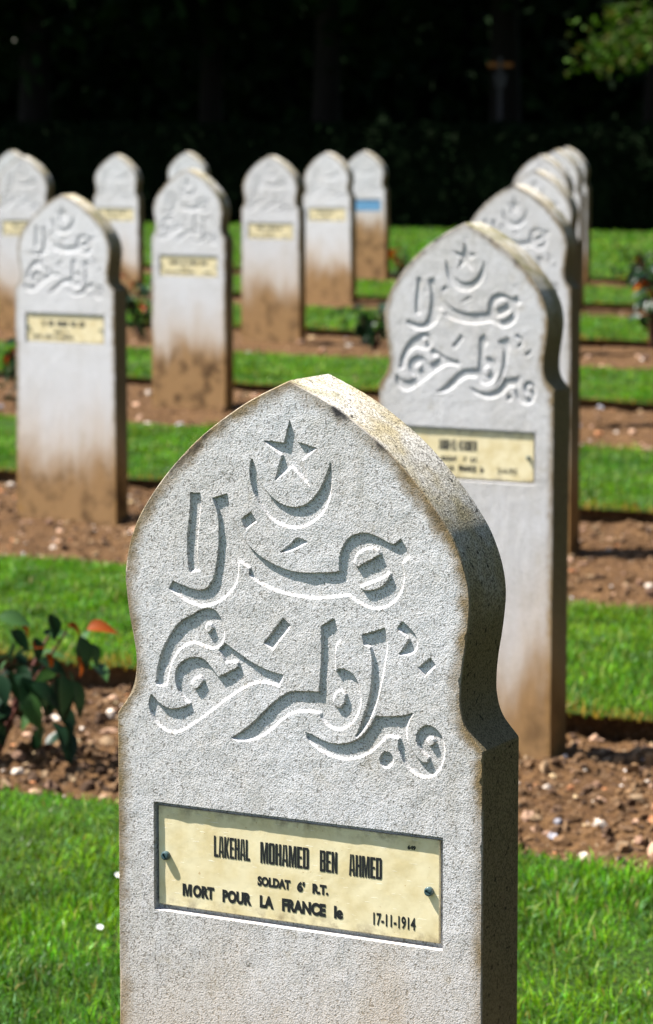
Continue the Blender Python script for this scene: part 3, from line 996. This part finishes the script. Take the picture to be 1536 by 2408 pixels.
PLQ = plaque_mesh(M_PLAQUE); PLQB = plaque_mesh(M_BLUE); SCR = screw_mesh()
GRAVES = [
    # key, x, y, base height, stain height, label
    ("F", -.0313, 2.8273, 0.0, .73, "nearest stone grave marker, in sharp focus, with fully readable name plaque"),
    ("R2", .288, 6.187, .030, .56, "grave marker right behind the sharp front stone, its plaque half hidden"),
    ("R3", .631, 9.910, .024, .50, "third grave marker of the right-hand line, only its upper right showing"),
    ("L3", -.948, 10.748, -.030, .56, "large pale grave marker at left with its foot standing on bare soil"),
    ("R4", .978, 14.028, -.002, .5, "fourth grave marker of the right-hand line, mostly hidden by the third"),
    ("L4", -.695, 14.915, -.013, .64, "grave marker left of centre with rusty brown stained lower third"),
    ("R5", 1.309, 18.323, .012, .5, "fifth grave marker of the right-hand line, only its domed top showing"),
    ("L5", -.363, 19.211, -.004, .66, "centre grave marker with dark brown mottled foot above the sharp stone's tip"),
    ("K5", -2.042, 20.102, -.018, .62, "grave marker cut by the left picture edge behind the large pale one"),
    ("R6", 1.715, 22.376, 0.0, .5, "sixth grave marker of the right-hand line, a thin sliver of top"),
    ("L6", .006, 23.283, -.031, .62, "tan-footed grave marker just left of the one with the blue plaque"),
    ("M6", -1.705, 24.190, -.060, .62, "distant grave marker peeping out right of the large pale one at left"),
    ("R7", 2.065, 25.847, -.021, .5, "last and farthest grave marker of the right-hand line"),
    ("L7", .338, 26.763, -.062, .86, "distant grave marker with a pale blue plaque and dark brown foot"),
    ("M7", -1.287, 27.625, -.080, .5, "far grave marker whose domed tip shows above the rusty-footed one"),
    ("K7", -3.006, 28.537, -.080, .5, "farthest grave marker in the top left, cut by the picture edge"),
]
for i, (key, x, y, z0, stain, lab) in enumerate(GRAVES):
    root = empty("headstone", (x, y, z0), -YAW + (0 if key in ("F", "R2", "R3") else random.uniform(-.035, .01)))
    if key[0] in 'LMK': root.scale = (1.06, 1, 1)
    tag(root, lab, "headstone", "uniform carved grave markers standing in rows")
    if key != "F": root.rotation_euler[1] = random.uniform(-.006, .006)
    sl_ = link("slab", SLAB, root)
    sl_["stain"] = stain
    sl_["clean"] = 0.0 if key == "F" else random.uniform(.05, .15) if key[0] == "R" else random.uniform(.22, .38)
    pq = link("plaque", PLQB if key == "L7" else PLQ, root)
    pq.location = (PC[0], PY, STONE_T + PC[1])
    if key == "L7": pq["label"] = "blank pale blue plaque"
    if key != "L7":
        lettering(lines_front() if key == "F" else lines_second() if key == "R2" else lines_blur(i), pq)
    for u_, v_ in ((-.1474, -.4803), (.1446, -.4808)):
        s_ = link("screw", SCR, pq)
        s_.location = (u_ - PC[0], -.0002, v_ - PC[1])
        s_.rotation_euler = (0, random.uniform(0, 3), 0)


# ---------------------------------------------------------------- rose bushes
def leaf_mesh(name, mat, ln=1.0, wd=.55, fold=.12, droop=.25):
    V = []; F = []
    k = 7
    for i in range(k):
        t = i / (k - 1)
        w_ = wd / 2 * math.sin(math.pi * (t ** .8)) ** .9 if 0 < i < k - 1 else .0
        zc = -droop * t * t
        V += [(t * ln, -w_, zc + fold * w_ / wd * 2), (t * ln, 0, zc), (t * ln, w_, zc + fold * w_ / wd * 2)]
    for i in range(k - 1):
        for j in (0, 1):
            F.append((i * 3 + j, (i + 1) * 3 + j, (i + 1) * 3 + j + 1, i * 3 + j + 1))
    me = py_mesh(name, V, F, True)
    me.materials.append(mat)
    return me


LG = leaf_mesh("leaf_green", M_RGREEN); LL = leaf_mesh("leaf_light", M_RLIGHT); LR = leaf_mesh("leaf_red", M_RRED, 1, .6, .2, .5)


def soil_at(x, y):
    N = x * NX + y * NY; U = x * UX + y * UY
    for k, (a, b) in BED.items():
        if a - .1 <= N <= b + .1: return float(soil_z(np.array([U]), np.array([N]), k)[0])
    return float(zg(N))


def rose(x, y, h, wid, nleaf, label, red=.1, flowers=0, single=False, seed=1, leafsz=.055):
    r_ = random.Random(seed)
    z0 = soil_at(x, y) - .01
    root = empty("rose_bush", (x, y, z0))
    tag(root, label, "shrub", "low rose bushes in the beds")
    parts = []; tips = []
    for s in range(6):
        a = r_.uniform(0, 6.28); sp = r_.uniform(.3, 1) * wid / 2
        hh = h * r_.uniform(.6, 1)
        p = [(0, 0, 0), (math.cos(a) * sp * .3, math.sin(a) * sp * .3, hh * .4), (math.cos(a) * sp * .7, math.sin(a) * sp * .7, hh * .75), (math.cos(a) * sp, math.sin(a) * sp, hh)]
        parts.append(tube(p, [.007, .005, .004, .002], 5)); tips.append(p)
    V, F = join(parts)
    link("stems", py_mesh("stems", V, F, True), root, [M_STEM])
    V = []; F = []; mats = []
    for i in range(nleaf):
        p = r_.choice(tips); t = r_.uniform(.25, 1.0)
        j = min(int(t * 3), 2); f = t * 3 - j
        q = Vector(p[j]).lerp(Vector(p[j + 1]), f) + Vector((r_.gauss(0, .1), r_.gauss(0, .1), r_.gauss(0, .06))) * wid
        q.z = max(q.z, .03)
        me = LR if r_.random() < red and t > .6 else (LL if r_.random() < .22 else LG)
        mt = Matrix.Translation(q) @ Matrix.Rotation(r_.uniform(0, 6.28), 4, 'Z') @ Matrix.Rotation(r_.uniform(-.2, 1.1), 4, 'Y') @ Matrix.Rotation(r_.uniform(-.6, .6), 4, 'X') @ Matrix.Scale(leafsz * r_.uniform(.6, 1.25), 4)
        if single:
            o = len(V); V += [tuple(mt @ v.co) for v in me.vertices]
            for pl in me.polygons: F.append(tuple(k + o for k in pl.vertices)); mats.append((LG, LL, LR).index(me))
        else:
            lo = link("leaf", me, root); lo.matrix_local = mt
    if single:
        me = py_mesh("foliage", V, F, True)
        for m_ in (M_RGREEN, M_RLIGHT, M_RRED): me.materials.append(m_)
        me.polygons.foreach_set("material_index", np.array(mats, np.int32))
        link("foliage", me, root)
    for i in range(flowers):
        p = Vector(tips[i][-1]) + Vector((0, 0, .02))
        V = []; F = []
        for k in range(9):
            a = k * 2.4; rr = .010 + .0028 * k
            mt = Matrix.Translation(p) @ Matrix.Rotation(a, 4, 'Z') @ Matrix.Rotation(-1.25 + .11 * k, 4, 'Y') @ Matrix.Scale(rr * 1.6, 4)
            o = len(V); V += [tuple(mt @ v.co) for v in LR.vertices]
            F += [tuple(q + o for q in pl.vertices) for pl in LR.polygons]
        link("flower", py_mesh("flower", V, F, True), root, [M_PETAL])
    return root


b0 = rose(-.70, 6.15, .30, .42, 70, "dark green rose bush with a red leaf at the left picture edge", .05, 0, False, 5, .052)


def add_leaf(px, py, depth, ln, me, rz, ry, rx=0):
    """one more leaf of the near bush, given by where it hangs in the bush"""
    X = (px - 768) / 7000 * depth
    Z = CAM_H - (py - 272) / 7000 * depth
    lo = link("leaf", me, b0)
    lo.matrix_local = Matrix.Translation((X - b0.location.x, depth - b0.location.y, Z - b0.location.z)) @ Matrix.Rotation(rz, 4, 'Z') @ Matrix.Rotation(ry, 4, 'Y') @ Matrix.Rotation(rx, 4, 'X') @ Matrix.Scale(ln, 4)


rr = random.Random(3)
for _ in range(38):
    add_leaf(rr.uniform(-60, 150), rr.uniform(1570, 1740), rr.uniform(5.95, 6.35), rr.uniform(.05, .085), LG, rr.uniform(0, 6.28), rr.uniform(.5, 1.3), rr.uniform(-.8, .8))
for a in [(150, 1478, 6.05, .04, LR, .4, .3, .5), (20, 1462, 6.06, .05, LR, .1, .5, .4), (95, 1545, 6.0, .035, LR, -.3, .8, .2), (170, 1555, 6.02, .04, LR, .5, .9, .3), (196, 1487, 6.05, .060, LR, -.3, -.25, .6), (178, 1500, 6.08, .085, LG, -.5, 1.35, .3), (205, 1520, 6.1, .055, LG, .2, 1.2, .9), (-15, 1455, 6.05, .07, LL, -.2, .1, .7),
          (12, 1490, 6.1, .065, LG, .3, .7, .9), (70, 1505, 6.12, .055, LG, -.6, 1.2, .2), (105, 1500, 6.1, .05, LL, .1, -.1, .5), (60, 1640, 5.98, .08, LL, -.9, 1.3, 1.0),
          (120, 1590, 6.0, .06, LL, 2.6, .45, .7), (120, 1600, 6.02, .10, LG, -.4, 1.25, .5), (150, 1610, 6.04, .09, LG, .2, 1.1, .7), (40, 1600, 6.0, .1, LG, -.2, 1.2, .8), (80, 1560, 6.0, .07, LG, .1, .4, .6)]:
    add_leaf(*a)
rose(.30, 18.5, .34, .42, 90, "small dark rose bush on the soil left of the second grave marker", .02, 0, True, 11, .085)
rose(-1.22, 19.6, .46, .38, 90, "rose bush with a reddish top left of the rusty-footed grave marker", .15, 1, True, 12, .085)
rose(-1.52, 15.0, .40, .45, 90, "rose bush at the left edge beside the large pale grave marker", .05, 0, True, 13, .085)
rose(2.06, 18.9, .62, .36, 70, "tall rose bush with red and yellow-green leaves at the right picture edge", .25, 0, True, 14, .10)
rose(2.62, 25.6, .36, .55, 90, "low dark rose bush on the far bed near the right edge", .05, 0, True, 15, .10)
rose(.66, 25.9, .40, .22, 50, "far rose bush with a red bloom peeping beside the second grave marker", .5, 1, True, 16, .08)
rose(1.28, 9.95, .30, .30, 60, "rose bush with a red leaf cut by the right picture edge on the third bed", .35, 0, True, 17, .065)

# white daisies in the near lawns
dv = []; df = []
for k in range(9):
    a = 2 * math.pi * k / 9; b = a + .28; c = a - .28
    o = len(dv); dv += [(math.cos(c) * .003, math.sin(c) * .003, .001), (math.cos(b) * .003, math.sin(b) * .003, .001), (math.cos(b) * .011, math.sin(b) * .011, .003), (math.cos(c) * .011, math.sin(c) * .011, .003)]
    df.append((o, o + 1, o + 2, o + 3))
DP = py_mesh("petals", dv, df); DP.materials.append(mat_plain("daisy_white", (.8, .8, .82), .6))
sv, sf = tube([(0, 0, -.045), (.002, 0, -.02), (0, 0, 0)], [.001, .001, .001], 5)
DS = py_mesh("stalk", sv, sf); DS.materials.append(M_RLIGHT)
ev, ef = tube([(0, 0, 0), (0, 0, .003), (0, 0, .0045)], [.0036, .0032, .0012], 8)
ef.append(tuple(range(16, 24)))
DE = py_mesh("flower_centre", ev, ef); DE.materials.append(mat_plain("daisy_yellow", (.7, .45, .03), .6))
for px, py, lab in ((220, 2217, "white daisy in the near lawn low beside the sharp stone's left side"), (265, 2088, "white daisy touching the sharp stone's left edge in the near lawn"),
                    (18, 1415, "white daisy in the second lawn strip at the left picture edge")):
    dd = (CAM_H - (.18 if py > 1700 else .12)) * 7000 / (py - 272)
    d_ = empty("daisy", ((px - 768) / 7000 * dd, dd, .18 if py > 1700 else .12))
    tag(d_, lab, "flower", "daisies in the lawn")
    for nm, me in (("petals", DP), ("stalk", DS), ("flower_centre", DE)): link(nm, me, d_)
    d_.rotation_euler = (.5, .2, 0); d_.scale = (.5, .5, .5)


# ---------------------------------------------------------------- hedge, trees, wood
def leaf_cloud(P, size, cols, flat=.5, mat=None):
    n = len(P)
    t = rng.normal(size=(n, 3)); t /= np.linalg.norm(t, axis=1)[:, None]
    b = rng.normal(size=(n, 3)); b[:, 2] += flat * 2
    nn = b / np.linalg.norm(b, axis=1)[:, None]
    t = np.cross(nn, t); t /= np.linalg.norm(t, axis=1)[:, None] + 1e-9
    s_ = np.cross(nn, t)
    L2 = (size * rng.uniform(.6, 1.3, n))[:, None]
    V = np.stack([P - t * L2 * .5, P + s_ * L2 * .28, P + t * L2 * .5, P - s_ * L2 * .28], 1)
    b_ = np.arange(n)[:, None] * 4
    me = np_mesh("leaves", V.reshape(-1, 3), b_ + np.array([[0, 1, 2, 3]]))
    cattr(me, "col", np.repeat(cols, 4, 0))
    me.materials.append(mat or M_LEAF)
    return me


def dcol(n, base, var=.5):
    return np.array(base)[None] * rng.uniform(1 - var, 1 + var, (n, 1))


# clipped hedge, leaf by leaf over a twiggy core
HX0, HX1, HH = -14.0, 9.0, 1.40


def hedge():
    root = empty("hedge", (*un(-17, HEDGE_N), 0))
    tag(root, "long clipped dark hedge closing the cemetery behind the last grave markers", "hedge")
    nU = 240
    Us = np.linspace(-32, 2, nU)
    prof = [(-.40, -.1), (-.44, .5), (-.42, 1.1), (-.30, 1.26), (0, 1.30), (.30, 1.26), (.42, 1.1), (.44, .3), (.4, -.1)]
    V = []
    for q, (dn, z) in enumerate(prof):
        w1 = .05 * fbm(Us * 1.3, Us * 0 + q * .9, 3, 61)
        X, Y = un(Us, HEDGE_N + dn + w1)
        V.append(np.stack([X, Y, z + .03 * fbm(Us * .9, Us * 0 + q, 3, 63)], 1))
    V = np.stack(V); nr, nc = V.shape[:2]
    V = V.reshape(-1, 3) - np.array(root.location)
    ii = np.arange(nr * nc).reshape(nr, nc)
    Q = np.stack([ii[:-1, :-1], ii[:-1, 1:], ii[1:, 1:], ii[1:, :-1]], -1).reshape(-1, 4)
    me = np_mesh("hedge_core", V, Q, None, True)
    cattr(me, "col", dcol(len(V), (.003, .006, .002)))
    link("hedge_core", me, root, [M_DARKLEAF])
    n = 42000
    U = rng.uniform(-30, 0, n); s_ = rng.random(n)
    dn = np.where(s_ < .6, -.46, np.where(s_ < .85, rng.uniform(-.45, .45, n), .45)) + rng.normal(0, .05, n)
    z = np.where((s_ >= .6) & (s_ < .85), 1.31 + rng.normal(0, .035, n), rng.uniform(.02, 1.33, n))
    X, Y = un(U, HEDGE_N + dn)
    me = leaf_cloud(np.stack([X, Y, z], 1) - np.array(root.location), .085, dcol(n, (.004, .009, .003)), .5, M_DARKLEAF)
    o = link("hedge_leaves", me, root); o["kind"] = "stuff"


hedge()


def tree(x, y, h, cr, cz, label, nleaf=9000, col=(.020, .045, .010), seed=1, trunk_r=.22, low=.35, lsz=.24, mat=None):
    r_ = random.Random(seed)
    root = empty("tree", (x, y, -.25))
    tag(root, label, "tree", "trees of the dark wood behind the hedge")
    lx, ly = r_.uniform(-.5, .5), r_.uniform(-.5, .5)
    top = Vector((lx, ly, h * .8))
    p = [Vector((0, 0, 0)), Vector((lx * .1, ly * .1, h * .2)), Vector((lx * .4, ly * .4, h * .5)), top]
    V, F = tube(p, [trunk_r * 1.35, trunk_r, trunk_r * .7, trunk_r * .25], 10)
    link("trunk", py_mesh("trunk", V, F, True), root, [M_BARK])
    cen = []
    for k in range(9):
        a = k * 2.4 + r_.uniform(-.4, .4); t = r_.uniform(.25 if low > .2 else .5, .8)
        s0 = p[1].lerp(top, t); ln = cr * r_.uniform(.6, 1.0)
        e = s0 + Vector((math.cos(a) * ln, math.sin(a) * ln, r_.uniform(-.3, .9)))
        V, F = tube([s0, s0.lerp(e, .5) + Vector((0, 0, .25)), e], [trunk_r * .35, trunk_r * .2, trunk_r * .06], 6)
        link("limb", py_mesh("limb", V, F, True), root, [M_BARK])
        cen += [e, s0.lerp(e, .6)]
    for k in range(26):
        v = Vector((r_.gauss(0, 1), r_.gauss(0, 1), r_.gauss(0, 1))).normalized() * r_.uniform(.5, 1) ** .5
        cen.append(Vector((lx * .5 + v.x * cr, ly * .5 + v.y * cr, cz + v.z * (h - cz) * (1 if v.z > 0 else low))))
    C_ = np.array([tuple(c) for c in cen])
    ci = rng.integers(0, len(C_), nleaf)
    P = C_[ci] + rng.normal(size=(nleaf, 3)) * np.array([.55, .55, .38]) * cr / 3
    cols = dcol(nleaf, col) * (rng.uniform(.7, 1.25, len(C_))[ci])[:, None]
    o = link("crown", leaf_cloud(P, lsz, cols, .5, mat), root); o["kind"] = "stuff"
    return root


TL = ["slender tree at the far left behind the hedge, beside the blue sky gaps", "second dark tree from the left behind the hedge", "third dark tree from the left behind the hedge",
      "dark tree behind the hedge above the centre grave markers", "dark tree behind the hedge above the blue-plaque grave marker", "dark tree behind the hedge left of the small cross",
      "dark tree behind the hedge right of the small cross", "dark tree in the top right corner behind the sunlit branch"]
TU = [-29.6, -26.6, -24.4, -22.0, -19.6, -17.2, -14.8, -12.4]
TN = [2.0, 2.4, 1.6, 2.6, 1.7, 2.5, 1.9, 2.3]
tx = [un(a_, HEDGE_N + b_)[0] for a_, b_ in zip(TU, TN)]
ty = [un(a_, HEDGE_N + b_)[1] for a_, b_ in zip(TU, TN)]
for i in range(8):
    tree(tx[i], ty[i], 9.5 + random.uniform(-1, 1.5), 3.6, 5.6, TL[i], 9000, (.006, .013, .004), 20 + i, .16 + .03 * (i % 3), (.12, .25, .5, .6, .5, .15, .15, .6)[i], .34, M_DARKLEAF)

# unseen row of trees added at right, darkening the stones' right sides
sw = tree(9.5, -8, 11.5, 3.3, 6.0, "tall tree added out of view at right to keep sky light off the stones", 9000, (.014, .032, .008), 77, .24, .95, .34, M_DARKLEAF)
sw["group"] = "unseen trees added along the right side to block sky light"
for k in range(1, 12):
    c = sw.copy(); COL.objects.link(c)
    c.location = (9.2 + 1.2 * (k % 2) + .02 * k, -8 + 3.7 * k, -.25)
    c.rotation_euler = (0, 0, k * 1.3)
    for ch in sw.children:
        d = ch.copy(); COL.objects.link(d); d.parent = c

# tree at the right whose low branch reaches into the sun
tr = tree(8.4, 36.8, 8.0, 2.4, 5.2, "tree out at the right with a sunlit yellow-green low branch reaching in", 6000, (.03, .07, .012), 41, .2, .4)
bp = [Vector((0, 0, 2.6)), Vector((-1.8, -.9, 3.15)), Vector((-3.4, -1.6, 3.05)), Vector((-4.8, -2.2, 2.85)), Vector((-5.3, -2.4, 2.55))]
V, F = tube(bp, [.08, .06, .045, .02, .008], 6)
lb = link("sunlit_branch", py_mesh("sunlit_branch", V, F, True), tr, [M_BARK])
n = 1500
t = rng.uniform(2.0, 4, n); j = np.minimum(t.astype(int), 3); f = (t - j)[:, None]
BP = np.array([tuple(v) for v in bp])
P = BP[j] * (1 - f) + BP[j + 1] * f
cl = rng.normal(size=(26, 3)) * np.array([.30, .35, .20]) + np.array([0, 0, -.14])
P = P + cl[rng.integers(0, 26, n)] + rng.normal(size=(n, 3)) * .06
cc = np.where((rng.random(n) < .25)[:, None], np.array([[.075, .075, .02]]), np.array([[.030, .070, .004]])) * rng.uniform(.5, 1.3, (n, 1))
o = link("leaves", leaf_cloud(P, .10, cc), lb); o["kind"] = "stuff"


def far_wood():
    """deep mass of the wood far behind: staggered leafy screens with a few gaps to the sky"""
    parts = []
    holes = [(-4.85, 3.35, .13), (-4.95, 3.10, .16), (-5.0, 2.62, .13), (-4.25, 3.42, .12), (-3.5, 3.2, .09), (-4.6, 2.45, .07), (-5.25, 2.65, .07), (-3.35, 3.22, .08), (-1.3, 3.6, .07)]
    for k in range(5):
        n = 17000
        yy = 56 + k * 1.6
        X = rng.uniform(-17, 17, n); Z = rng.uniform(-.3, 5.6, n); Y = yy + rng.normal(0, .5, n)
        keep = np.ones(n, bool)
        for hx, hz, hr in holes:
            # hole axis runs along the sight line through the gap
            sx_ = hx * Y / 48; sz = CAM_H + (hz - CAM_H) * Y / 48
            keep &= ((X - sx_) ** 2 + (Z - sz) ** 2) > (hr + .05) ** 2
        parts.append(np.stack([X, Y, Z], 1)[keep])
    P = np.concatenate(parts)
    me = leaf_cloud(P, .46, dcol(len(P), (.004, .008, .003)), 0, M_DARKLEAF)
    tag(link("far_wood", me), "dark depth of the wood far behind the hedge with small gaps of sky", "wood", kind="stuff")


far_wood()

# wayside cross standing behind the hedge
cx, cy = (1172 - 768) / 7000 * 39.6, 39.6
cz = CAM_H + (272 - 155) / 7000 * 39.6
cr_ = empty("wayside_cross", (cx, cy, -.25))
tag(cr_, "small rust-brown cross standing against the dark wood at upper right", "cross")
hz = cz + .25
V, F = box(-.028, .028, -.03, .03, 0, hz + .10)
link("upright", py_mesh("upright", V, F), cr_, [M_CROSSG])
for s_ in (-1, 1):
    V, F = box(.028 if s_ > 0 else -.165, .165 if s_ > 0 else -.028, -.025, .025, hz - .03, hz + .03)
    link("arm", py_mesh("arm", V, F), cr_, [M_CROSSW])
V, F = box(-.16, .16, -.16, .16, 0, .35)
link("plinth", py_mesh("plinth", V, F), cr_, [M_STONE])
V, F = box(-.09, .09, -.075, -.03, hz - .30, hz - .12)
V = [(x * (1 if z > hz - .2 else .6), y, z) for x, y, z in V]
link("figure", py_mesh("figure", V, F), cr_, [M_CROSSG])
